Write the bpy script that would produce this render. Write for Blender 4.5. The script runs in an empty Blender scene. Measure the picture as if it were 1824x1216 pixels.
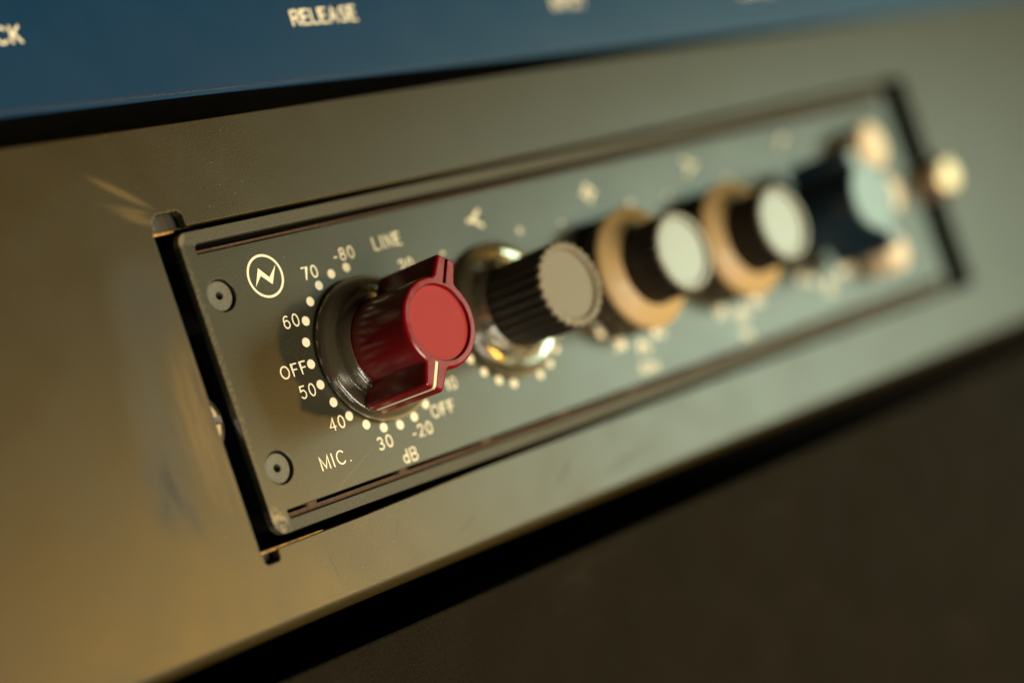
import bpy, bmesh, math, random
from mathutils import Vector, Matrix

random.seed(7)
S = 0.001                      # every length below is in millimetres
scene = bpy.context.scene
COL = scene.collection
LIFT = 1.0                     # height of the module's top edge above the (unseen) floor, metres


def rack(x, y, z):
    """front-panel millimetres (x along, y up, z out of the panel) -> world metres"""
    return Vector((x * S, -z * S, y * S + LIFT))


# ------------------------------------------------------------------ camera
cam = bpy.data.cameras.new('camera')
cam_ob = bpy.data.objects.new('camera', cam)
COL.objects.link(cam_ob)
CX = Vector((0.66556919, 0.20576337, -0.71741138))
CY = Vector((-0.32433129, 0.94547661, -0.02971861))
CZ = Vector((0.67218068, 0.25245875, 0.6960156))
# rows of the fitted rotation: camera axes given in panel coordinates
AX = [Vector((CX[0], CY[0], CZ[0])), Vector((CX[1], CY[1], CZ[1])), Vector((CX[2], CY[2], CZ[2]))]


def pdir(v):
    return Vector((v[0], -v[2], v[1]))


cam_pos = rack(-172.15003, -38.51197, 223.70549)
m = Matrix.Identity(4)
for i in range(3):
    a = pdir(AX[i])
    m[0][i], m[1][i], m[2][i] = a
m.translation = cam_pos
cam_ob.matrix_world = m
cam.sensor_fit = 'HORIZONTAL'
cam.sensor_width = 36.0
cam.lens = 3482.764 / 1824 * 36.0
cam.clip_start = 0.01
cam.clip_end = 50
cam.dof.use_dof = True
cam.dof.focus_distance = 0.2892
cam.dof.aperture_fstop = cam.lens / 14.2
cam.dof.aperture_blades = 9
scene.camera = cam_ob

# ------------------------------------------------------------------ world and lamps
world = bpy.data.worlds.new('World')
scene.world = world
world.use_nodes = True
bg = world.node_tree.nodes['Background']
bg.inputs['Color'].default_value = (1.0, 0.72, 0.40, 1)
bg.inputs['Strength'].default_value = 0.01


def area_lamp(name, direction, dist, size, power, color, target=(30, -23, 0), size_y=None):
    L = bpy.data.lights.new(name, 'AREA')
    L.shape = 'ELLIPSE' if size_y is None else 'RECTANGLE'
    L.size = size
    L.size_y = size_y or size
    L.energy = power
    L.color = color
    o = bpy.data.objects.new(name, L)
    COL.objects.link(o)
    dv = pdir(Vector(direction).normalized())
    t = rack(*target)
    o.location = t + dv * dist
    o.rotation_euler = (-dv).to_track_quat('-Z', 'Y').to_euler()
    return o


area_lamp('key_lamp', (10.5, -2.9, 16.0), 0.9, 0.045, 2.1, (1.0, 0.53, 0.08))
area_lamp('window_lamp', (0.785, -0.06, 0.62), 1.0, 0.28, 3.8, (0.78, 1.0, 0.74), target=(90, -30, 0), size_y=0.34)
area_lamp('room_lamp', (-0.02, -0.40, 0.92), 1.0, 0.50, 12.6, (1.0, 0.86, 0.63), target=(60, -23, 0))
area_lamp('side_lamp', (-0.47, -0.60, 0.52), 1.0, 0.16, 1.6, (1.0, 0.95, 0.88), target=(30, -23, 0), size_y=0.40)

vs = scene.view_settings
scene.display_settings.display_device = 'sRGB'
vs.view_transform = 'Standard'
vs.look = 'None'
vs.exposure = 0
vs.gamma = 1
vs.use_curve_mapping = False
scene.cycles.use_denoising = True
scene.cycles.max_bounces = 10
scene.cycles.caustics_reflective = False
scene.cycles.caustics_refractive = False
scene.cycles.sample_clamp_indirect = 4


# ------------------------------------------------------------------ materials
class NT:
    def __init__(self, name):
        self.m = bpy.data.materials.new(name)
        self.m.use_nodes = True
        self.t = self.m.node_tree
        self.b = self.t.nodes['Principled BSDF']
        self.tc = self.t.nodes.new('ShaderNodeTexCoord')

    def n(self, kind, **kw):
        nd = self.t.nodes.new('ShaderNode' + kind)
        for k, v in kw.items():
            setattr(nd, k, v)
        return nd

    def link(self, a, b):
        self.t.links.new(a, b)

    def mapped(self, loc=(0, 0, 0), rot=(0, 0, 0), scale=(1, 1, 1), inverse=False):
        mp = self.n('Mapping', vector_type='TEXTURE' if inverse else 'POINT')
        mp.inputs['Location'].default_value = loc
        mp.inputs['Rotation'].default_value = rot
        mp.inputs['Scale'].default_value = scale
        self.link(self.tc.outputs['Object'], mp.inputs['Vector'])
        return mp.outputs['Vector']

    def noise(self, per_mm, detail=2, rough=0.5, stretch=(1, 1, 1), rot=(0, 0, 0)):
        s = 1000.0 * per_mm
        nd = self.n('TexNoise')
        nd.inputs['Scale'].default_value = 1.0
        nd.inputs['Detail'].default_value = detail
        nd.inputs['Roughness'].default_value = rough
        self.link(self.mapped(rot=rot, scale=(s * stretch[0], s * stretch[1], s * stretch[2])), nd.inputs['Vector'])
        return nd.outputs['Fac']

    def ramp(self, src, lo, hi, a=0.0, b=1.0):
        nd = self.n('MapRange')
        nd.interpolation_type = 'SMOOTHSTEP'
        nd.inputs['From Min'].default_value = lo
        nd.inputs['From Max'].default_value = hi
        nd.inputs['To Min'].default_value = a
        nd.inputs['To Max'].default_value = b
        self.link(src, nd.inputs['Value'])
        return nd.outputs['Result']

    def math(self, op, a, b):
        nd = self.n('Math', operation=op)
        for i, v in enumerate((a, b)):
            if isinstance(v, (int, float)):
                nd.inputs[i].default_value = v
            else:
                self.link(v, nd.inputs[i])
        return nd.outputs[0]

    def mix(self, fac, a, b):
        nd = self.n('Mix', data_type='RGBA')
        for sock, v in ((nd.inputs[0], fac), (nd.inputs[6], a), (nd.inputs[7], b)):
            if isinstance(v, (int, float)):
                sock.default_value = v
            elif isinstance(v, tuple):
                sock.default_value = v if len(v) == 4 else v + (1,)
            else:
                self.link(v, sock)
        return nd.outputs[2]

    def blob(self, cx, cy, half_len, half_wid, ang):
        """1 in the middle of an ellipse on the panel, 0 at its rim"""
        v = self.mapped(loc=(cx * S, cy * S, 0), rot=(0, 0, math.radians(ang)),
                        scale=(half_len * S, half_wid * S, 1.0), inverse=True)
        g = self.n('TexGradient', gradient_type='SPHERICAL')
        self.link(v, g.inputs['Vector'])
        return g.outputs['Fac']

    def bump(self, height, dist_mm, strength=1.0, normal=None):
        bp = self.n('Bump')
        bp.inputs['Strength'].default_value = strength
        bp.inputs['Distance'].default_value = dist_mm * S
        self.link(height, bp.inputs['Height'])
        if normal is not None:
            self.link(normal, bp.inputs['Normal'])
        self.link(bp.outputs['Normal'], self.b.inputs['Normal'])
        return bp.outputs['Normal']

    def set(self, **kw):
        for k, v in kw.items():
            sock = self.b.inputs[k.replace('_', ' ')]
            if isinstance(v, (int, float)):
                sock.default_value = v
            elif isinstance(v, tuple):
                sock.default_value = v if len(v) == 4 else v + (1,)
            else:
                self.link(v, sock)


def paint(name, c1, c2, rough=(0.42, 0.55), grain=4.0, grain_mm=0.012, specks=True, extra=None, blot=0.06, spec=0.5):
    t = NT(name)
    big = t.noise(blot, 4, 0.6)
    col = t.mix(t.ramp(big, 0.3, 0.7), c1, c2)
    if specks:
        fg = t.noise(3.2, 2, 0.7)
        col = t.mix(t.ramp(fg, 0.40, 0.62, 0.0, 0.6), col, tuple(v * 0.5 for v in c1))
        sp = t.noise(1.1, 1, 0.5)
        col = t.mix(t.ramp(sp, 0.75, 0.80, 0, 0.35), col, (0.22, 0.19, 0.13))
        dk = t.noise(0.55, 3, 0.6)
        col = t.mix(t.ramp(dk, 0.68, 0.78, 0, 0.25), col, tuple(v * 0.4 for v in c1))
    ro = t.ramp(t.noise(0.09, 3, 0.5), 0.25, 0.75, rough[0], rough[1])
    if extra:
        col, ro = extra(t, col, ro)
    t.set(Base_Color=col, Roughness=ro, Specular_IOR_Level=spec)
    t.bump(t.noise(grain, 2, 0.6), grain_mm)
    return t.m


def rack_marks(t, col, ro):
    def worn(w, c, k, r):
        nonlocal col, ro
        col = t.mix(t.math('MULTIPLY', w, k), col, c)
        ro = t.math('ADD', ro, t.math('MULTIPLY', w, r))
    streak = t.noise(0.55, 4, 0.7, stretch=(1, 0.10, 1), rot=(0, 0, math.radians(-6)))
    fine = t.noise(1.6, 4, 0.75, stretch=(1, 0.08, 1), rot=(0, 0, math.radians(8)))
    # paint rubbed to brass along the left lip of the opening
    w = t.math('MULTIPLY', t.ramp(t.blob(-5.6, -28, 18, 6.5, 90), 0.0, 0.75), t.ramp(streak, 0.30, 0.66, 0.15, 1.0))
    worn(w, (0.15, 0.086, 0.016), 0.7, 0.12)
    w = t.math('MULTIPLY', t.ramp(t.blob(-4.6, -24, 8, 1.6, 92), 0.0, 0.6), t.ramp(fine, 0.45, 0.62))
    worn(w, (0.045, 0.028, 0.012), 0.8, 0.2)
    # dull bluish smudge with dark scuffs left of the opening
    w = t.math('MULTIPLY', t.ramp(t.blob(-13.5, -27, 17, 6.0, 86), 0.0, 0.9), t.ramp(streak, 0.25, 0.75, 0.3, 1.0))
    worn(w, (0.040, 0.038, 0.026), 0.7, 0.14)
    w = t.math('MULTIPLY', t.ramp(t.blob(-16.2, -34.5, 8.0, 4.2, 84), 0.0, 0.7), t.ramp(fine, 0.38, 0.66))
    worn(w, (0.014, 0.013, 0.010), 0.9, 0.16)
    w = t.math('MULTIPLY', t.ramp(t.blob(-13.4, -37.5, 7.0, 1.5, 108), 0.0, 0.6), t.ramp(fine, 0.35, 0.6))
    worn(w, (0.018, 0.016, 0.012), 0.6, 0.10)
    w = t.ramp(t.blob(-9, -9, 11, 8, 80), 0.0, 0.9)
    worn(w, (0.022, 0.018, 0.011), 0.7, 0.16)
    # dull grime everywhere, broken up
    gr = t.ramp(t.noise(0.10, 6, 0.7), 0.45, 0.75)
    worn(gr, (0.026, 0.019, 0.005), 0.5, 0.03)
    gr = t.ramp(t.noise(0.32, 5, 0.75, stretch=(0.5, 1, 1)), 0.60, 0.75)
    worn(gr, (0.022, 0.016, 0.005), 0.5, 0.04)
    # scratches fanning out from the notch
    for (ax, ay, bx, by, wd, k) in ((-12.8, 11.4, -1.0, 3.4, 0.85, 0.20), (-10.5, 5.3, -2.0, 3.2, 0.8, 0.10),
                                    (-8.5, 4.4, -1.6, 1.6, 0.9, 0.16), (-12.0, 6.6, -2.0, 3.4, 0.6, 0.08)):
        L = math.hypot(bx - ax, by - ay) / 2
        w = t.blob((ax + bx) / 2, (ay + by) / 2, L, wd, math.degrees(math.atan2(by - ay, bx - ax)))
        col = t.mix(t.ramp(w, 0.0, 0.7, 0, k), col, (0.38, 0.25, 0.09))
    # dark scuff above the opening
    n = t.noise(2.2, 2, 0.7)
    w = t.blob(12.8, 10.2, 4.8, 0.35, 70)
    col = t.mix(t.math('MULTIPLY', t.ramp(w, 0.0, 0.6), t.ramp(n, 0.4, 0.6)), col, (0.03, 0.022, 0.012))
    for (x, y, L, wd, a, k) in ((60, -52, 5, 0.8, 30, 0.4), (8, -52, 6, 0.25, 100, 0.4), (36, -54, 4, 0.5, 20, 0.35),
                                (75, -54, 9, 1.5, 10, 0.3), (22, -50.5, 2, 0.3, 60, 0.5), (120, 8, 12, 3, 10, 0.2)):
        w = t.blob(x, y, L, wd, a)
        w = t.math('MULTIPLY', t.ramp(w, 0.0, 0.8, 0, k * 1.3), t.ramp(n, 0.35, 0.65))
        col = t.mix(w, col, (0.018, 0.016, 0.012))
        ro = t.math('ADD', ro, t.math('MULTIPLY', w, 0.2))
    return col, ro


def leather(t, col, ro):
    # crinkle paint: pale crowns and dark valleys, with a few dusty rubs
    g = t.noise(2.6, 3, 0.7)
    col = t.mix(t.ramp(g, 0.35, 0.50, 0.75, 0.0), col, (0.0035, 0.0025, 0.0015))
    col = t.mix(t.ramp(g, 0.56, 0.72, 0.0, 0.6), col, (0.030, 0.022, 0.012))
    d = t.noise(0.05, 5, 0.7, stretch=(0.5, 1.6, 1))
    col = t.mix(t.ramp(d, 0.56, 0.76, 0.0, 0.35), col, (0.024, 0.019, 0.010))
    return col, ro


def plate_marks(t, col, ro):
    # edge wear: chipped corner, rubbed upper and lower strips
    n = t.noise(2.0, 4, 0.75)
    w = t.blob(0.9, -44.4, 3.6, 2.4, 100)
    col = t.mix(t.math('MULTIPLY', t.ramp(w, 0.05, 0.5), t.ramp(t.noise(1.1, 3, 0.7), 0.40, 0.60)), col, (0.20, 0.165, 0.105))
    w = t.blob(0.6, -1.0, 1.6, 0.9, 50)
    col = t.mix(t.ramp(w, 0.1, 0.7, 0, 0.5), col, (0.22, 0.17, 0.09))
    w = t.blob(0.4, -20, 26, 0.9, 90)
    col = t.mix(t.math('MULTIPLY', t.ramp(w, 0.0, 0.6, 0, 0.5), t.ramp(n, 0.42, 0.68)), col, (0.24, 0.19, 0.11))
    w = t.blob(17, -40.5, 8, 0.25, 24)
    col = t.mix(t.ramp(w, 0.0, 0.8, 0, 0.12), col, (0.2, 0.2, 0.17))
    for y, wy in ((-1.0, 1.0), (-44.8, 0.95)):
        sep = t.n('SeparateXYZ')
        t.link(t.tc.outputs['Object'], sep.inputs[0])
        band = t.math('LESS_THAN', t.math('ABSOLUTE', t.math('SUBTRACT', sep.outputs['Y'], y * S), 0), wy * S)
        grit = t.noise(5.5, 2, 0.8)
        col = t.mix(t.math('MULTIPLY', band, t.ramp(grit, 0.45, 0.68, 0.0, 0.6)), col, (0.16, 0.125, 0.07))
        ro = t.math('ADD', ro, t.math('MULTIPLY', band, 0.26))
    return col, ro


M = {}
M['module'] = paint('grey_module_paint', (0.032, 0.030, 0.016), (0.036, 0.034, 0.019), (0.295, 0.325), 4.0, 0.012, True, plate_marks)
M['rack'] = paint('olive_rack_paint', (0.031, 0.021, 0.0035), (0.036, 0.024, 0.0045), (0.325, 0.36), 3.2, 0.016, True, rack_marks)
M['blue'] = paint('blue_enamel', (0.0012, 0.028, 0.076), (0.0015, 0.030, 0.080), (0.31, 0.34), 5.0, 0.004, False)
M['black'] = paint('black_leather_paint', (0.0095, 0.007, 0.0037), (0.011, 0.008, 0.0042), (0.56, 0.64), 2.6, 0.05, False, leather, spec=0.03)
M['dark'] = paint('black_chassis', (0.006, 0.006, 0.006), (0.009, 0.008, 0.007), (0.6, 0.7), 3.0, 0.01, False, spec=0.05)
M['backing'] = paint('grey_backing', (0.030, 0.028, 0.020), (0.038, 0.035, 0.025), (0.5, 0.6), 3.0, 0.02, True)
M['fibre'] = paint('brown_fibre', (0.055, 0.026, 0.012), (0.10, 0.05, 0.022), (0.7, 0.8), 4.0, 0.15, False, blot=1.5)
M['screw'] = paint('painted_screw', (0.10, 0.095, 0.07), (0.125, 0.115, 0.085), (0.42, 0.5), 6.0, 0.012, True)
M['print'] = paint('cream_print', (0.88, 0.80, 0.58), (0.92, 0.84, 0.62), (0.5, 0.6), 6.0, 0.004, False)


def plastic(name, c, rough, coat=0.0, dust=None, grain=0.004, scuff=True, spec=0.5):
    t = NT(name)
    col = c + (1,)
    if dust:
        col = t.mix(t.ramp(t.noise(0.25, 5, 0.7), 0.35, 0.75, 0.0, 0.26), col, dust)
        sp = t.noise(1.6, 2, 0.5)
        col = t.mix(t.ramp(sp, 0.76, 0.82, 0, 0.25), col, tuple(min(1, v * 1.8 + .03) for v in dust))
    ro = t.ramp(t.noise(0.5, 4, 0.7, stretch=(1, 1, 0.25)), 0.3, 0.7, rough * 0.75, rough * 1.3) if scuff else rough
    t.set(Base_Color=col, Roughness=ro, Coat_Weight=coat, Coat_Roughness=0.15, Specular_IOR_Level=spec)
    t.bump(t.noise(2.0, 3, 0.6), grain)
    return t.m


M['red'] = plastic('red_knob_plastic', (0.175, 0.003, 0.006), 0.20, 0.0, (0.20, 0.007, 0.009), spec=0.38)
M['red_disc'] = plastic('red_matt_disc', (0.275, 0.013, 0.016), 0.62, 0.0, (0.335, 0.024, 0.026), 0.001, spec=0.35, scuff=False)
M['black_knob'] = plastic('black_knob_plastic', (0.012, 0.009, 0.006), 0.42, 0.0, (0.018, 0.013, 0.009))
M['grey_cap'] = plastic('grey_cap_plastic', (0.165, 0.145, 0.10), 0.32, 0.0, (0.19, 0.165, 0.115))
M['grey_disc'] = plastic('grey_disc', (0.20, 0.18, 0.125), 0.26, 0.0, (0.21, 0.19, 0.135), 0.001, scuff=False)
M['warm_cap'] = plastic('warm_grey_cap', (0.17, 0.14, 0.09), 0.5, 0.0, (0.19, 0.155, 0.10), spec=0.4)
M['warm_disc'] = plastic('warm_grey_disc', (0.17, 0.145, 0.098), 0.48, 0.0, (0.18, 0.155, 0.105), 0.001, spec=0.4, scuff=False)
M['blue_knob'] = plastic('navy_knob_plastic', (0.006, 0.022, 0.035), 0.35, 0.0)
M['blue_disc'] = plastic('pale_blue_disc', (0.20, 0.30, 0.31), 0.40, 0.0)
M['cream'] = plastic('cream_button', (0.72, 0.57, 0.37), 0.4, 0.0)
M['cream_line'] = plastic('cream_line', (0.75, 0.66, 0.45), 0.45, 0.0, scuff=False)
M['ring_side'] = plastic('ring_side_black', (0.05, 0.034, 0.015), 0.45, 0.0)


def metal(name, c, rough, aniso=0.0, grain=0.003):
    t = NT(name)
    t.set(Base_Color=c, Metallic=1.0, Roughness=rough)
    if aniso:
        t.b.inputs['Anisotropic'].default_value = aniso
        tg = t.n('Tangent', direction_type='RADIAL', axis='Z')
        t.link(tg.outputs[0], t.b.inputs['Tangent'])
    t.bump(t.noise(3.0, 2, 0.6), grain)
    return t.m


M['tan_ring'] = plastic('tan_ring_satin', (0.46, 0.31, 0.13), 0.48, 0.0)
M['spun'] = metal('spun_aluminium', (0.70, 0.70, 0.66), 0.30, 0.85)
M['brass'] = metal('brass_screw', (0.78, 0.62, 0.42), 0.5)
M['edge'] = paint('bare_cut_edge', (0.22, 0.11, 0.02), (0.62, 0.33, 0.06), (0.4, 0.6), 3.0, 0.08, True, blot=0.9)
M['steel'] = metal('dull_steel', (0.42, 0.41, 0.38), 0.42)
t = NT('clear_plastic')
t.set(Base_Color=(0.34, 0.285, 0.16), Roughness=0.3, IOR=1.49, Specular_IOR_Level=0.1)
tr = t.n('BsdfTransparent')
tr.inputs['Color'].default_value = (0.97, 0.95, 0.87, 1)
lw = t.n('LayerWeight')
lw.inputs['Blend'].default_value = 0.35
mx = t.n('MixShader')
t.link(t.ramp(lw.outputs['Facing'], 0.15, 0.46, 0.10, 0.88), mx.inputs[0])
t.link(tr.outputs[0], mx.inputs[1])
t.link(t.b.outputs[0], mx.inputs[2])
out = [x for x in t.t.nodes if x.type == 'OUTPUT_MATERIAL'][0]
fr = t.n('Fresnel')
fr.inputs['IOR'].default_value = 1.6
gl = t.n('BsdfAnisotropic')
gl.inputs['Roughness'].default_value = 0.12
m2 = t.n('MixShader')
t.link(fr.outputs[0], m2.inputs[0])
t.link(mx.outputs[0], m2.inputs[1])
t.link(gl.outputs[0], m2.inputs[2])
t.link(m2.outputs[0], out.inputs['Surface'])
M['clear'] = t.m


# ------------------------------------------------------------------ mesh helpers
def link(name, me, mat, parent, label=None):
    o = bpy.data.objects.new(name, me)
    COL.objects.link(o)
    o.parent = parent
    me.materials.clear()
    me.materials.append(mat)
    if label:
        o['label'] = label
    return o


def shade(me, ang=32):
    me.polygons.foreach_set('use_smooth', [True] * len(me.polygons))
    me.set_sharp_from_angle(angle=math.radians(ang))
    me.update()
    for p in me.polygons:
        if abs(p.normal.z) > 0.9995:
            p.use_smooth = False
    me.update()


def bm_mesh(bm, name, ang=32):
    bmesh.ops.recalc_face_normals(bm, faces=bm.faces)
    for v in bm.verts:
        v.co *= S
    me = bpy.data.meshes.new(name)
    bm.to_mesh(me)
    bm.free()
    shade(me, ang)
    return me


def thing(name, origin, label, cat, tilt=0.0):
    o = bpy.data.objects.new(name, None)
    COL.objects.link(o)
    o.empty_display_size = 0.02
    o.location = rack(*origin)
    o.rotation_euler = Matrix.Rotation(tilt, 3, 'Y').to_euler() if False else (math.pi / 2, -0.0, 0)
    if tilt:
        q = (Matrix.Rotation(math.pi / 2, 3, 'X') @ Matrix.Rotation(tilt, 3, 'Z'))
        o.rotation_euler = q.to_euler()
    o['label'] = label
    o['category'] = cat
    return o


def plate_mesh(loops, z0, z1, bevel=0.15, name='plate'):
    """flat plate with holes: first loop is the outline, the rest are holes; softened edges"""
    cu = bpy.data.curves.new(name, 'CURVE')
    cu.dimensions = '2D'
    cu.fill_mode = 'BOTH'
    for lp in loops:
        sp = cu.splines.new('POLY')
        sp.points.add(len(lp) - 1)
        for p, (x, y) in zip(sp.points, lp):
            p.co = (x, y, 0, 1)
        sp.use_cyclic_u = True
    cu.extrude = (z1 - z0) / 2 - bevel
    cu.bevel_depth = bevel
    cu.bevel_resolution = 2
    cu.offset = -bevel
    tmp = bpy.data.objects.new('tmp', cu)
    me = bpy.data.meshes.new_from_object(tmp)
    bpy.data.objects.remove(tmp)
    bpy.data.curves.remove(cu)
    bm = bmesh.new()
    bm.from_mesh(me)
    bpy.data.meshes.remove(me)
    bmesh.ops.remove_doubles(bm, verts=bm.verts, dist=1e-4)
    for v in bm.verts:
        v.co.z += (z0 + z1) / 2
    return bm_mesh(bm, name, 28)


def circle(cx, cy, r, n=40):
    return [(cx + r * math.cos(2 * math.pi * i / n), cy + r * math.sin(2 * math.pi * i / n)) for i in range(n)]


def rrect(x0, y0, x1, y1, radii, n=6):
    """rounded rectangle, radii = (bottom-left, bottom-right, top-right, top-left)"""
    out = []
    for (cx, cy, a0, r) in ((x0, y0, 180, radii[0]), (x1, y0, 270, radii[1]), (x1, y1, 0, radii[2]), (x0, y1, 90, radii[3])):
        sx = 1 if cx == x0 else -1
        sy = 1 if cy == y0 else -1
        if r <= 0:
            out.append((cx, cy))
            continue
        for i in range(n + 1):
            a = math.radians(a0 + 90 * i / n)
            out.append((cx + sx * r + r * math.cos(a), cy + sy * r + r * math.sin(a)))
    return out


def revolve(profile, n=72, closed=False, name='rev', ang=32):
    bm = bmesh.new()
    rings = []
    for (r, z) in profile:
        if r < 1e-6:
            rings.append([bm.verts.new((0, 0, z))])
        else:
            rings.append([bm.verts.new((r * math.cos(2 * math.pi * i / n), r * math.sin(2 * math.pi * i / n), z)) for i in range(n)])
    pairs = list(zip(rings, rings[1:]))
    if closed:
        pairs.append((rings[-1], rings[0]))
    for a, b in pairs:
        for i in range(n):
            j = (i + 1) % n
            if len(a) == 1 and len(b) == 1:
                continue
            if len(a) == 1:
                bm.faces.new((a[0], b[i], b[j]))
            elif len(b) == 1:
                bm.faces.new((a[i], a[j], b[0]))
            else:
                bm.faces.new((a[i], a[j], b[j], b[i]))
    return bm_mesh(bm, name, ang)


def box_bm(bm, x0, x1, y0, y1, z0, z1):
    vs_ = [bm.verts.new((x, y, z)) for z in (z0, z1) for y in (y0, y1) for x in (x0, x1)]
    for f in ((0, 2, 3, 1), (4, 5, 7, 6), (0, 1, 5, 4), (2, 6, 7, 3), (0, 4, 6, 2), (1, 3, 7, 5)):
        bm.faces.new([vs_[i] for i in f])


def box_mesh(*a, bevel=0.0, name='box'):
    bm = bmesh.new()
    box_bm(bm, *a)
    if bevel:
        bmesh.ops.bevel(bm, geom=bm.edges[:], offset=bevel, segments=2, affect='EDGES')
    return bm_mesh(bm, name, 30)


def outline_loft(outline, inset_fn, name, recess_r=None, recess_z=None, ang=30, cap_bottom=True):
    """loft of a star-shaped outline; inset_fn = [(z, inset)], then a round recess in the top"""
    n = len(outline)
    nrm = []
    for i in range(n):
        ax, ay = outline[i - 1]
        bx, by = outline[(i + 1) % n]
        tx, ty = bx - ax, by - ay
        L = math.hypot(tx, ty)
        nrm.append((-ty / L, tx / L))        # inward for a counter-clockwise outline
    bm = bmesh.new()
    rings = []
    for (z, d) in inset_fn:
        rings.append([bm.verts.new((x + nx * d, y + ny * d, z)) for (x, y), (nx, ny) in zip(outline, nrm)])
    ztop = inset_fn[-1][0]
    if recess_r:
        for (r, z) in ((recess_r + 0.12, ztop), (recess_r, ztop - 0.12), (recess_r - 0.05, recess_z)):
            rings.append([bm.verts.new((r * x / math.hypot(x, y), r * y / math.hypot(x, y), z)) for (x, y) in outline])
    for a, b in zip(rings, rings[1:]):
        for i in range(n):
            j = (i + 1) % n
            bm.faces.new((a[i], a[j], b[j], b[i]))
    c = bm.verts.new((0, 0, recess_z if recess_r else ztop))
    for i in range(n):
        bm.faces.new((rings[-1][i], rings[-1][(i + 1) % n], c))
    if cap_bottom:
        bm.faces.new(list(reversed(rings[0])))
    return bm_mesh(bm, name, ang)


def winged_outline(r, tip, half_w0, half_w1, corner=0.6, fillet=0.35):
    """round body with two opposite pointer wings along +x and -x"""
    pts = []
    a0 = math.asin(half_w0 / r)
    xw = r * math.cos(a0)
    wing = [(xw + 0.25, half_w0 - 0.02), (xw + 1.2, half_w0 - (half_w0 - half_w1) * 0.3), (tip - corner, half_w1)]
    for i in range(1, 7):
        a = math.radians(90 - 90 * i / 6)
        wing.append((tip - corner + corner * math.cos(a), half_w1 - corner + corner * math.sin(a)))
    half = [(x, -y) for x, y in reversed(wing)]      # placeholder for ordering
    right = [(x, -y) for x, y in wing]               # lower half, from body to tip
    up = list(reversed(wing))                        # upper half, from tip to body
    right = right + [(tip, 0.0)] + up
    arc = []
    k = 40
    for i in range(k + 1):
        a = a0 + 0.05 + (math.pi - 2 * a0 - 0.1) * i / k
        arc.append((r * math.cos(a), r * math.sin(a)))
    left = [(-x, -y) for x, y in right]
    arc2 = [(-x, -y) for x, y in arc]
    return right + arc + left + arc2


def fluted_outline(r, depth, n_flutes, per=8):
    n = n_flutes * per
    out = []
    for i in range(n):
        a = 2 * math.pi * i / n
        c = math.cos(n_flutes * a)
        rr = r - depth * (0.5 - 0.5 * c) ** 1.4
        out.append((rr * math.cos(a), rr * math.sin(a)))
    return out


def boolean_cut(me, cutters):
    bm = bmesh.new()
    for c in cutters:
        box_bm(bm, *c)
    cm = bm_mesh(bm, 'cut')
    a = bpy.data.objects.new('a', me)
    b = bpy.data.objects.new('b', cm)
    COL.objects.link(a)
    COL.objects.link(b)
    md = a.modifiers.new('cut', 'BOOLEAN')
    md.operation = 'DIFFERENCE'
    md.object = b
    md.solver = 'EXACT'
    md.use_self = True
    dg = bpy.context.evaluated_depsgraph_get()
    dg.update()
    out = bpy.data.meshes.new_from_object(a.evaluated_get(dg), depsgraph=dg)
    bpy.data.objects.remove(a)
    bpy.data.objects.remove(b)
    shade(out, 30)
    return out


# ------------------------------------------------------------------ stroke lettering
def arc(cx, cy, rx, ry, a0, a1, n=14):
    return [(cx + rx * math.cos(math.radians(a0 + (a1 - a0) * i / n)), cy + ry * math.sin(math.radians(a0 + (a1 - a0) * i / n))) for i in range(n + 1)]


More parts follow.
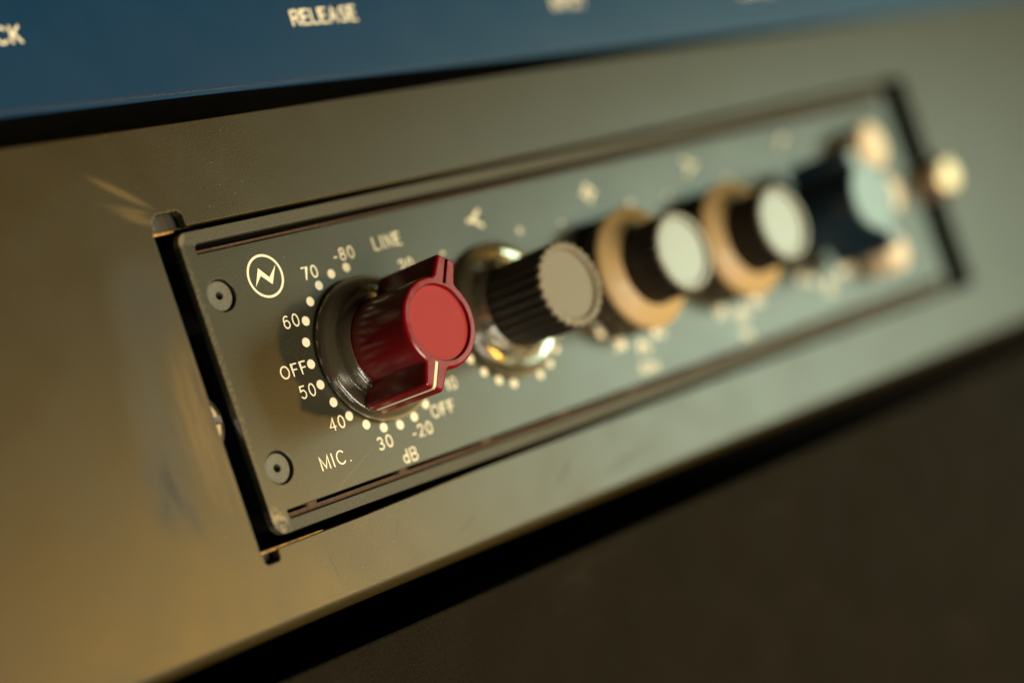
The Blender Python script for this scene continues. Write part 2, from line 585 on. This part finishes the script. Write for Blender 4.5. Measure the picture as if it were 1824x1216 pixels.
G = {   # glyph: (width, strokes); cap height is 1
    '0': (.60, [arc(.30, .5, .30, .5, 0, 360, 28)]),
    '1': (.25, [[(0, .80), (.20, 1), (.20, 0)]]),
    '2': (.58, [arc(.29, .72, .28, .28, 165, -35, 16) + [(.0, 0), (.58, 0)]]),
    '3': (.58, [arc(.27, .75, .25, .25, 150, -90, 14), arc(.27, .25, .29, .25, 90, -150, 16)]),
    '4': (.62, [[(.46, 0), (.46, 1), (0, .27), (.62, .27)]]),
    '5': (.58, [[(.52, 1), (.10, 1), (.05, .52)] + arc(.28, .33, .29, .33, 125, -145, 18)]),
    '6': (.60, [arc(.30, .32, .29, .32, 0, 360, 26), [(.03, .42)] + arc(.36, .55, .33, .45, 170, 60, 10)]),
    '7': (.56, [[(0, 1), (.56, 1), (.2, 0)]]),
    '8': (.58, [arc(.29, .76, .24, .24, 0, 360, 24), arc(.29, .26, .29, .26, 0, 360, 26)]),
    '-': (.30, [[(0, .36), (.28, .36)]]),
    '+': (.50, [[(0, .45), (.5, .45)], [(.25, .2), (.25, .7)]]),
    '.': (.10, [[(.05, .03), (.06, .03)]]),
    'A': (.70, [[(0, 0), (.35, 1), (.70, 0)], [(.13, .36), (.57, .36)]]),
    'B': (.62, [[(0, 0), (0, 1), (.32, 1)] + arc(.34, .76, .24, .24, 90, -90, 10) + [(0, .52)], [(.34, .52)] + arc(.34, .26, .28, .26, 90, -90, 12) + [(0, 0)]]),
    'C': (.78, [arc(.42, .5, .42, .5, 45, 315, 26)]),
    'd': (.52, [arc(.25, .30, .25, .30, 0, 360, 22), [(.50, 0), (.50, 1)]]),
    'D': (.70, [[(0, 0), (0, 1), (.3, 1)] + arc(.3, .5, .40, .5, 90, -90, 16) + [(0, 0)]]),
    'E': (.55, [[(.55, 1), (0, 1), (0, 0), (.55, 0)], [(0, .52), (.48, .52)]]),
    'F': (.54, [[(.54, 1), (0, 1), (0, 0)], [(0, .52), (.46, .52)]]),
    'G': (.80, [arc(.42, .5, .42, .5, 45, 330, 26) + [(.80, .45), (.5, .45)]]),
    'H': (.64, [[(0, 0), (0, 1)], [(.64, 0), (.64, 1)], [(0, .52), (.64, .52)]]),
    'I': (.02, [[(0, 0), (0, 1)]]),
    'K': (.64, [[(0, 0), (0, 1)], [(.62, 1), (0, .36)], [(.2, .58), (.64, 0)]]),
    'L': (.50, [[(0, 1), (0, 0), (.50, 0)]]),
    'M': (.80, [[(0, 0), (0, 1), (.40, .12), (.80, 1), (.80, 0)]]),
    'N': (.64, [[(0, 0), (0, 1), (.64, 0), (.64, 1)]]),
    'O': (.86, [arc(.43, .5, .43, .5, 0, 360, 32)]),
    'P': (.60, [[(0, 0), (0, 1), (.34, 1)] + arc(.34, .74, .26, .26, 90, -90, 12) + [(0, .48)]]),
    'R': (.64, [[(0, 0), (0, 1), (.34, 1)] + arc(.34, .75, .25, .25, 90, -90, 12) + [(0, .50)], [(.32, .5), (.64, 0)]]),
    'S': (.60, [arc(.30, .75, .26, .25, 40, 270, 14) + arc(.30, .25, .29, .25, 90, -140, 14)]),
    'T': (.62, [[(0, 1), (.62, 1)], [(.31, 1), (.31, 0)]]),
    'U': (.64, [[(0, 1), (0, .32)] + arc(.32, .32, .32, .32, 180, 360, 14) + [(.64, 1)]]),
    'z': (.44, [[(0, .6), (.44, .6), (0, 0), (.44, 0)]]),
    '<': (.9, [[(-.25, .5), (.15, .5)], [(.9, 1.0), (.15, .5), (.9, .0)]]),
    '>': (.9, [[(1.15, .5), (.75, .5)], [(0, 1.0), (.75, .5), (0, .0)]]),
    '^': (1.1, [[(-.1, .5), (.15, .5), (.55, 1.05), (.95, .5), (1.2, .5)], [(.15, .5), (.55, -.05), (.95, .5)]]),
    '/': (.9, [[(0, 0)] + arc(.75, .1, .6, .75, 165, 90, 8) + [(1.1, .85)]]),
}


def stroke_bm(bm, pts, w, zs=0.12, z=0.0):
    """a rounded, almost flat bead of paint along a polyline"""
    K = 10
    h = w / 2
    P = [Vector((x, y, 0)) for x, y in pts]
    closed = (P[0] - P[-1]).length < 1e-5 and len(P) > 3
    if closed:
        P = P[:-1]
    n = len(P)

    def dirn(i):
        a = P[i - 1] if (i > 0 or closed) else P[i]
        b = P[(i + 1) % n] if (i < n - 1 or closed) else P[i]
        return (b - a).normalized()
    stations = []
    for i in range(n):
        dv = dirn(i)
        sc = 1.0
        if 0 < i < n - 1 or closed:
            u = (P[i] - P[i - 1]).normalized()
            c = max(0.45, u.dot(dv))
            sc = 1 / c
        stations.append((P[i], dv, sc, 1.0))
    if not closed:
        d0, d1 = stations[0][1], stations[-1][1]
        pre = [(P[0] - d0 * h * math.sin(t), d0, 1.0, math.cos(t)) for t in (1.45, 1.0, 0.5)]
        post = [(P[-1] + d1 * h * math.sin(t), d1, 1.0, math.cos(t)) for t in (0.5, 1.0, 1.45)]
        stations = pre + stations + post
    rings = []
    for (p, dv, sc, rr) in stations:
        side = Vector((-dv.y, dv.x, 0))
        ring = []
        for k in range(K):
            a = 2 * math.pi * k / K
            q = p + side * (h * rr * sc * math.cos(a))
            ring.append(bm.verts.new((q.x, q.y, z + h * rr * zs * math.sin(a))))
        rings.append(ring)
    pr = list(zip(rings, rings[1:])) + ([(rings[-1], rings[0])] if closed else [])
    for a, b in pr:
        for k in range(K):
            bm.faces.new((a[k], a[(k + 1) % K], b[(k + 1) % K], b[k]))
    if not closed:
        bm.faces.new(rings[0])
        bm.faces.new(rings[-1])


def text_bm(bm, s, cx, cy, h, w, gap=0.36, squeeze=1.0, slope=0.0, left=None):
    total = sum(G[c][0] for c in s) * squeeze + gap * (len(s) - 1)
    x = -total / 2
    if left is not None:
        x = 0
        cx = left
    for c in s:
        gw, strokes = G[c]
        for st in strokes:
            pts = []
            for (u, v) in st:
                px, py = (x + u * squeeze) * h, (v - 0.5) * h
                pts.append((cx + px, cy + py + px * slope))
            stroke_bm(bm, pts, w)
        x += gw * squeeze + gap


def dot_bm(bm, x, y, r, z=0.03):
    n = 20
    rings = []
    for rr, zz in ((1.0, 0.0), (0.9, z), (0.5, z * 1.3)):
        rings.append([bm.verts.new((x + r * rr * math.cos(2 * math.pi * i / n), y + r * rr * math.sin(2 * math.pi * i / n), zz)) for i in range(n)])
    for a, b in zip(rings, rings[1:]):
        for i in range(n):
            bm.faces.new((a[i], a[(i + 1) % n], b[(i + 1) % n], b[i]))
    bm.faces.new(rings[-1])


# ================================================================== the wide olive rack unit
UNIT = thing('rack_unit', (0, 0, 0), 'olive painted rack unit with a long slot opening that holds the grey module', 'rack unit')
# outline of the opening with its two small notches, anticlockwise from the lower left
opening = [(-3.75, -47.2), (-3.55, -47.2), (-3.45, -48.6), (-3.1, -48.95), (-1.1, -48.95), (-0.75, -48.6), (-0.70, -47.2),
           (16.0, -47.1), (40.0, -46.65), (199.6, -46.5), (199.6, 0.85), (2.35, 0.85), (2.2, 2.7), (1.6, 3.3), (-2.2, 3.3), (-3.2, 2.4), (-3.35, 0.85), (-3.75, 0.4)]
outer = [(-260, -57.0), (330, -57.0), (330, 13.0), (-260, 18.6)]
face = link('faceplate', plate_mesh([outer, opening], -1.6, 0.0, 0.18, 'rack_faceplate'), M['rack'], UNIT)
# the bare cut edge that shows along the lower left of the opening and under the notch
bm = bmesh.new()
box_bm(bm, -3.6, 8.5, -47.3, -46.98, -2.1, -0.30)
me = bm_mesh(bm, 'cut_edge')
link('bare_edge', me, M['edge'], UNIT, 'bare copper-coloured cut edge of the opening')
bm = bmesh.new()
box_bm(bm, -3.6, 1.4, 0.65, 0.95, -3.0, -2.0)
link('bare_edge', bm_mesh(bm, 'cut_edge'), M['edge'], UNIT, 'bare copper-coloured edge below the notch')
bm = bmesh.new()
box_bm(bm, -6, 5, 1.0, 8, -3.2, -2.3)
link('backing_strip', bm_mesh(bm, 'backing_strip'), M['backing'], UNIT)
bm = bmesh.new()
box_bm(bm, -8, 3, -54, -47.2, -3.2, -2.3)
link('backing_strip', bm_mesh(bm, 'backing_strip'), M['backing'], UNIT)
bm = bmesh.new()
prof = [(-56.4, 0.012), (-57.1, 0.012)]
for i in range(1, 11):
    a = math.radians(90 - 9 * i)
    prof.append((-57.1 - 1.8 * math.cos(a), 0.012 - 1.8 + 1.8 * math.sin(a)))
prof += [(-58.9, -5.0), (-58.5, -5.0), (-58.5, -1.7), (-56.4, -1.7)]
lip = [[bm.verts.new((x, y, z)) for (y, z) in prof] for x in (-260, 330)]
for i in range(len(prof)):
    k2 = (i + 1) % len(prof)
    bm.faces.new((lip[0][i], lip[0][k2], lip[1][k2], lip[1][i]))
bm.faces.new(lip[0])
bm.faces.new(lip[1])
link('folded_lip', bm_mesh(bm, 'folded_lip'), M['rack'], UNIT)
# open-fronted dark chassis tray behind the plate
bm = bmesh.new()
box_bm(bm, -240, 310, 9.5, 11, -220, -1.62)
box_bm(bm, -240, 310, -57, -55.5, -220, -1.62)
box_bm(bm, -240, 310, -55.4, 9.4, -222, -220.2)
box_bm(bm, -60, -58, -55.4, 9.4, -220, -1.7)
box_bm(bm, 250, 252, -55.4, 9.4, -220, -1.7)
link('chassis', bm_mesh(bm, 'chassis'), M['dark'], UNIT)
bm = bmesh.new()
box_bm(bm, -56, 8, -40, -14, -7.5, -6.0)
link('bracket', bm_mesh(bm, 'bracket'), M['dark'], UNIT)
# pan-head screw glimpsed in the gap
sm = revolve([(0, -6), (5.2, -6), (5.2, -5.0), (4.9, -4.4), (4.0, -4.0), (0, -3.9)], 48, name='pan_screw')
sm = boolean_cut(sm, [(-6, 6, -0.6, 0.6, -4.9, -3)])
so = link('screw', sm, M['steel'], UNIT, 'slotted steel screw head half hidden in the dark gap')
so.location = (-5.7 * S, -27.2 * S, 2.1 * S)

# ================================================================== the grey preamp module
MOD = thing('preamp_module', (0, 0, 0), 'long grey-green audio module with red, black, tan and blue knobs in a slot', 'audio module')
plate_loops = [rrect(0, -45.7, 190.0, 0, (2.2, 1.2, 1.2, 1.6)),
               rrect(2.6, -3.52, 187.6, -1.95, (0.05, 0.1, 0.7, 0.75)),
               rrect(3.2, -43.87, 187.6, -42.6, (0.35, 0.6, 0.1, 0.05)),
               circle(4.45, -10.15, 2.45, 36), circle(4.35, -36.4, 2.45, 36)]
PL = link('faceplate', plate_mesh(plate_loops, -1.5, 0.0, 0.14, 'module_faceplate'), M['module'], MOD)
bm = bmesh.new()
box_bm(bm, 3.5, 187, -44.6, -1.1, -150, -6.0)
link('chassis', bm_mesh(bm, 'module_chassis'), M['dark'], MOD)
# brown fibre strips with nibs glimpsed in the two slots
bm = bmesh.new()
box_bm(bm, 2.9, 187, -3.30, -2.92, -5.9, -0.75)
for k in range(9):
    x = 9.3 + 18.8 * k
    box_bm(bm, x - 0.8, x + 0.8, -3.62, -3.28, -5.9, -0.70)
link('fibre_strip', bm_mesh(bm, 'fibre_strip'), M['fibre'], MOD, 'brown fibre strip in the upper slot')
bm = bmesh.new()
box_bm(bm, 3.4, 187, -43.75, -43.08, -5.9, -0.75)
for k in range(9):
    x = 8.5 + 18.9 * k
    box_bm(bm, x - 0.9, x + 0.9, -43.12, -42.5, -5.9, -0.70)
link('fibre_strip', bm_mesh(bm, 'fibre_strip'), M['fibre'], MOD, 'brown fibre strip in the lower slot')

# countersunk hex screws at the left end
scr = revolve([(0.58, -1.6), (0.58, -0.36), (0.68, -0.26), (2.12, -0.22), (2.3, -0.38), (2.33, -1.6)], 48, name='countersunk_screw')
for (x, y, lab) in ((4.2, -10.1, 'recessed socket screw near the round emblem'), (4.1, -36.4, 'recessed socket screw left of the word MIC.')):
    o = link('screw', scr if y > -20 else scr.copy(), M['screw'], MOD, lab)
    o.location = (x * S, y * S, 0)
    so = link('socket', revolve([(0, -1.35), (0.64, -1.35)], 6, name='socket'), M['dark'], o)

# printed emblem: ring with a lightning-like N
bm = bmesh.new()
stroke_bm(bm, arc(0, 0, 3.17, 3.17, 0, 360, 64), 0.38)
me = bm_mesh(bm, 'emblem_ring', 60)
em = link('printed_emblem', me, M['print'], PL, 'cream circle with a lightning-shaped N')
em.location = (13.33 * S, -8.89 * S, 0)
bolt = plate_mesh([[(-2.42, -1.30), (-0.92, 1.40), (0.62, -0.33), (2.45, 1.28), (0.80, -1.44), (-0.86, 0.18)]], -0.02, 0.035, 0.004, 'emblem_bolt')
bm = bmesh.new()
bm.from_mesh(me)
bm.from_mesh(bolt)
bm.to_mesh(me)
bm.free()

TW = 0.235      # stroke width of the engraved lettering


def scale_part(name, build, label=None, mat=None):
    b = bmesh.new()
    build(b)
    return link(name, bm_mesh(b, name, 60), mat or M['print'], PL, label)


GC = (28.98, -23.55)           # gain knob axis


def gain_scale(b):
    for k in range(24):
        if k in (17, 22, 23):
            continue
        a = 1.5616 + 0.26356 * k
        dot_bm(b, 28.98 + 12.78 * math.cos(a), -23.31 + 12.78 * math.sin(a), 0.74)
    for s, x, y in (('-80', 29.45, -8.37), ('70', 21.78, -9.94), ('60', 15.2, -16.36), ('OFF', 12.65, -23.47), ('50', 13.92, -27.01),
                    ('40', 17.27, -32.85), ('30', 25.11, -37.87), ('-20', 33.16, -37.91), ('OFF', 38.75, -35.84), ('10', 42.16, -32.47),
                    ('20', 41.36, -12.4), ('10', 44.6, -17.2), ('0', 45.2, -24.5)):
        text_bm(b, s, x, y, 1.8, TW, gap=0.40)


scale_part('printed_scale', gain_scale, 'cream dots and dB numbers round the red knob')
scale_part('printed_word', lambda b: text_bm(b, 'MIC.', 14.75, -37.9, 1.95, TW, gap=0.42), 'cream word MIC.')
scale_part('printed_word', lambda b: text_bm(b, 'LINE', 38.95, -8.0, 1.95, TW, gap=0.42), 'cream word LINE')
scale_part('printed_word', lambda b: text_bm(b, 'dB', 29.1, -40.95, 1.95, TW, gap=0.34), 'cream letters dB')


def ring_scale(cx, words, dots):
    def f(b):
        for deg in dots:
            a = math.radians(deg)
            dot_bm(b, cx + 12.65 * math.cos(a), -23.35 + 12.65 * math.sin(a), 0.72)
        for (s, x, y, h) in words:
            text_bm(b, s, x, y, h, 0.34, gap=0.34)
    return f


scale_part('printed_scale', ring_scale(59, [('-', 49.9, -11.7, 2.2), ('+', 68.9, -11.4, 1.9)], [-165, -150, -135, -120, -105, -75, -60, -45, -30]),
           'cream dots round the first black knob')
scale_part('printed_scale', ring_scale(89, [('-', 79.6, -11.6, 2.2), ('+', 98.8, -11.4, 1.9), ('36', 83.6, -35.0, 1.8), ('7', 79.2, -31.6, 1.8),
                                            ('1.6', 89.4, -37.0, 1.8), ('KHz', 89.2, -40.3, 1.8), ('3.2', 94.2, -35.0, 1.8), ('4.8', 99.6, -31.6, 1.8)], [-135, -113, -90, -67, -45]),
           'blurred cream numbers round the nearer tan-ringed knob')
scale_part('printed_scale', ring_scale(119, [('-', 109.6, -11.6, 2.2), ('+', 128.8, -11.4, 1.9), ('35', 113.2, -35.2, 1.8), ('60', 119.2, -37.2, 1.8),
                                             ('Hz', 118.6, -40.4, 1.8), ('110', 124.6, -35.2, 1.8), ('220', 130.2, -31.0, 1.8)], [-113, -90, -67, -45]),
           'blurred cream numbers round the farther tan-ringed knob')
scale_part('printed_scale', ring_scale(149, [('50', 141.0, -34.0, 1.8), ('80', 148.6, -37.6, 1.8), ('160', 156.4, -35.0, 1.8)], [-113, -90, -67]),
           'blurred cream numbers round the navy knob')
for s, x, y, lab in (('<', 59.6, -7.9, 'cream forked shelf symbol above the first black knob'), ('^', 88.8, -8.0, 'cream peak symbol above the nearer tan-ringed knob'),
                     ('>', 118.6, -7.5, 'cream forked shelf symbol above the farther tan-ringed knob'), ('/', 149.3, -7.2, 'cream filter curve symbol above the navy knob')):
    def build(b, s=s, x=x, y=y):
        text_bm(b, s, x, y, 2.6, 0.62)
    scale_part('printed_symbol', build, lab)

# ------------------------------------------------------------------ knobs
wing = winged_outline(7.15, 10.7, 2.15, 1.82, 0.55)
side = [(2.35, -0.10), (15.2, 0.0), (15.62, 0.06), (15.86, 0.20), (16.0, 0.45)]
winged = outline_loft(wing, side, 'winged_body', 5.85, 15.45)
GW = 0.32
winged = boolean_cut(winged, [(6.3, 12.5, -GW, GW, 15.35, 17), (10.35, 12.5, -GW, GW, 1.5, 16.2),
                              (-12.5, -6.3, -GW, GW, 15.35, 17), (-12.5, -10.35, -GW, GW, 1.5, 16.2)])


def line_mesh():
    """paint filling the groove of the pointing wing: along the top and down the end"""
    bm = bmesh.new()
    prof = [(6.32, 15.88), (9.9, 15.88), (10.3, 15.78), (10.52, 15.55), (10.58, 15.2), (10.70, 2.45), (10.38, 2.45), (10.36, 15.2), (10.2, 15.40), (9.9, 15.45), (6.32, 15.45)]
    f = [[bm.verts.new((x, s * (GW - 0.02), z)) for (x, z) in prof] for s in (-1, 1)]
    n = len(prof)
    for i in range(n):
        j = (i + 1) % n
        bm.faces.new((f[0][i], f[0][j], f[1][j], f[1][i]))
    bm.faces.new(f[0])
    bm.faces.new(f[1])
    return bm_mesh(bm, 'pointer_line', 25)


disc_me = revolve([(5.72, 15.40), (5.72, 15.48), (5.6, 15.50), (5.2, 15.47), (0, 15.47)], 72, name='disc')
skirt_me = revolve([(7.3, 0.45), (11.35, 0.45), (11.5, 0.6), (11.5, 0.95), (11.42, 1.25), (10.95, 1.8), (10.75, 1.9), (8.95, 2.05), (8.78, 2.2), (8.62, 2.6), (8.35, 3.1), (8.0, 3.5), (7.7, 3.72), (7.5, 3.75), (7.3, 3.6)],
                   96, True, name='skirt', ang=28)


def knob(name, cx, cy, label, rot):
    e = bpy.data.objects.new(name, None)
    COL.objects.link(e)
    e.parent = MOD
    e.empty_display_size = 0.005
    e.location = (cx * S, cy * S, 0)
    e.rotation_euler = (0, 0, math.radians(rot))
    e['label'] = label
    return e


k = knob('gain_knob', 28.98, -23.75, 'dark red winged pointer knob on a clear skirt', -121.0)
link('body', winged, M['red'], k)
link('cap_disc', disc_me.copy(), M['red_disc'], k)
link('pointer_line', line_mesh(), M['cream_line'], k)
link('skirt', skirt_me, M['clear'], k)
link('spindle', revolve([(4.5, 0.05), (4.5, 3.0), (0, 3.0)], 32, name='spindle'), M['dark'], k)

N_FL = 26
fl = fluted_outline(7.15, 0.42, N_FL)


def fluted_parts(k, base_z, cap='grey_cap', disc='grey_disc'):
    link('body', outline_loft(fl, [(base_z, 0.02), (15.3, 0.0)], 'fluted_body'), M['black_knob'], k)
    link('cap', outline_loft(fl, [(15.32, 0.0), (15.7, 0.0), (15.9, 0.1), (16.0, 0.3)], 'fluted_cap', 5.75, 15.4), M[cap], k)
    link('cap_disc', disc_me.copy(), M[disc], k)


k = knob('treble_knob', 59, -23.65, 'black fluted knob with a scalloped grey cap on a clear skirt', 4)
fluted_parts(k, 2.4, 'warm_cap', 'warm_disc')
link('skirt', skirt_me.copy(), M['clear'], k)
link('dial_plate', revolve([(10.6, 0.05), (10.6, 0.36), (10.4, 0.42), (3.5, 0.42)], 72, name='dial_plate'), M['spun'], k)

ring_me = revolve([(10.6, 0.4), (10.9, 5.3), (10.75, 5.75)], 96, name='ring_side')
tan_me = revolve([(10.9, 5.4), (11.0, 5.8), (10.8, 6.15), (10.4, 6.5), (7.6, 8.1), (7.35, 8.1), (7.3, 5.5)], 96, name='ring_face')
for cx, lab in ((89, 'nearer black fluted knob rising from a tan ring'), (119, 'farther black fluted knob rising from a tan ring')):
    k = knob('dual_knob', cx, -23.6, lab, 11)
    fluted_parts(k, 3.0)
    link('ring', ring_me if cx == 89 else ring_me.copy(), M['ring_side'], k)
    link('ring_face', tan_me if cx == 89 else tan_me.copy(), M['tan_ring'], k)

k = knob('filter_knob', 149, -23.4, 'navy winged knob with a pale blue cap at the far end', 107)
link('body', winged.copy(), M['blue_knob'], k)
link('cap_disc', outline_loft(winged_outline(6.9, 10.3, 1.7, 1.4, 0.5), [(16.02, 0.2), (16.25, 0.25), (16.4, 0.5)], 'pale_cap', 5.6, 16.2), M['blue_disc'], k)

# push buttons at the far end
but = revolve([(0, 6.0), (3.0, 6.0), (3.7, 5.7), (4.0, 5.1), (4.0, 0.05)], 48, name='push_button')
for (x, y, lab) in ((171.5, -12.6, 'cream round push button nearest the top edge'), (174.5, -23.0, 'cream round push button half hidden behind the navy knob'),
                    (167.0, -34.6, 'cream round push button nearest the bottom edge')):
    o = link('push_button', but if y > -20 else but.copy(), M['cream'], MOD, lab)
    o.location = (x * S, y * S, 0)
    if y > -20:
        o.scale = (1.12, 1.2, 1.0)
    elif y > -30:
        o.scale = (0.95, 0.95, 0.7)
# captive thumb screw on its tab across the right gap
tb = link('tab', box_mesh(187, 198.5, -26.5, -18.5, -3.4, -1.55, bevel=0.2), M['fibre'], MOD)
th = revolve([(0, 5.6), (2.9, 5.6), (3.7, 5.1), (4.0, 4.3), (4.0, -0.5), (2.2, -0.7), (2.2, -1.6)], 48, name='thumb_screw')
o = link('thumb_screw', th, M['brass'], MOD, 'brass thumb screw head at the right gap')
o.location = (196.0 * S, -22.6 * S, 0)

# ================================================================== blue unit above
TILT = -0.027
BLUE = thing('blue_unit', (0, 20.0, 0), 'blue enamelled rack unit above the olive one, marked RELEASE', 'rack unit', TILT)
bm = bmesh.new()
box_bm(bm, -260, 330, 0, 84, -1.2, 0.6)
bmesh.ops.bevel(bm, geom=bm.edges[:], offset=0.8, segments=4, affect='EDGES')
BF = link('faceplate', bm_mesh(bm, 'blue_face', 60), M['blue'], BLUE)
bm = bmesh.new()
box_bm(bm, -240, 310, 7, 80, -220, -1.22)
link('chassis', bm_mesh(bm, 'blue_chassis'), M['dark'], BLUE)


def word(s, x, y, h, **kw):
    b = bmesh.new()
    c = math.cos(-TILT), math.sin(-TILT)
    dx, dy = x, y - 20.0
    lx, ly = dx * c[0] - dy * c[1], dx * c[1] + dy * c[0]
    text_bm(b, s, lx, ly, h, 0.40, **kw)
    for v in b.verts:
        v.co.z += 0.62
    return link('printed_word', bm_mesh(b, 'word', 60), M['print'], BF, 'cream word ' + s)


word('RELEASE', 41.3, 29.3, 2.3, gap=0.30)
word('ATTACK', -21.2, 31.9, 2.3, gap=0.30)
word('INPUT', 100.0, 26.6, 2.3, gap=0.30)
word('OUTPUT', 158.0, 24.6, 2.3, gap=0.30)

# ================================================================== black unit below
LOW = thing('black_panel', (0, -64.9, 0), 'black leather-grained blank panel below the olive rack unit', 'blank panel')
bm = bmesh.new()
box_bm(bm, -260, 330, -88, 0, -1.4, 0)
bmesh.ops.bevel(bm, geom=bm.edges[:], offset=0.2, segments=2, affect='EDGES')
link('faceplate', bm_mesh(bm, 'black_face', 60), M['black'], LOW)
bm = bmesh.new()
box_bm(bm, -240, 310, -84, -7, -220, -1.42)
link('chassis', bm_mesh(bm, 'black_chassis'), M['dark'], LOW)
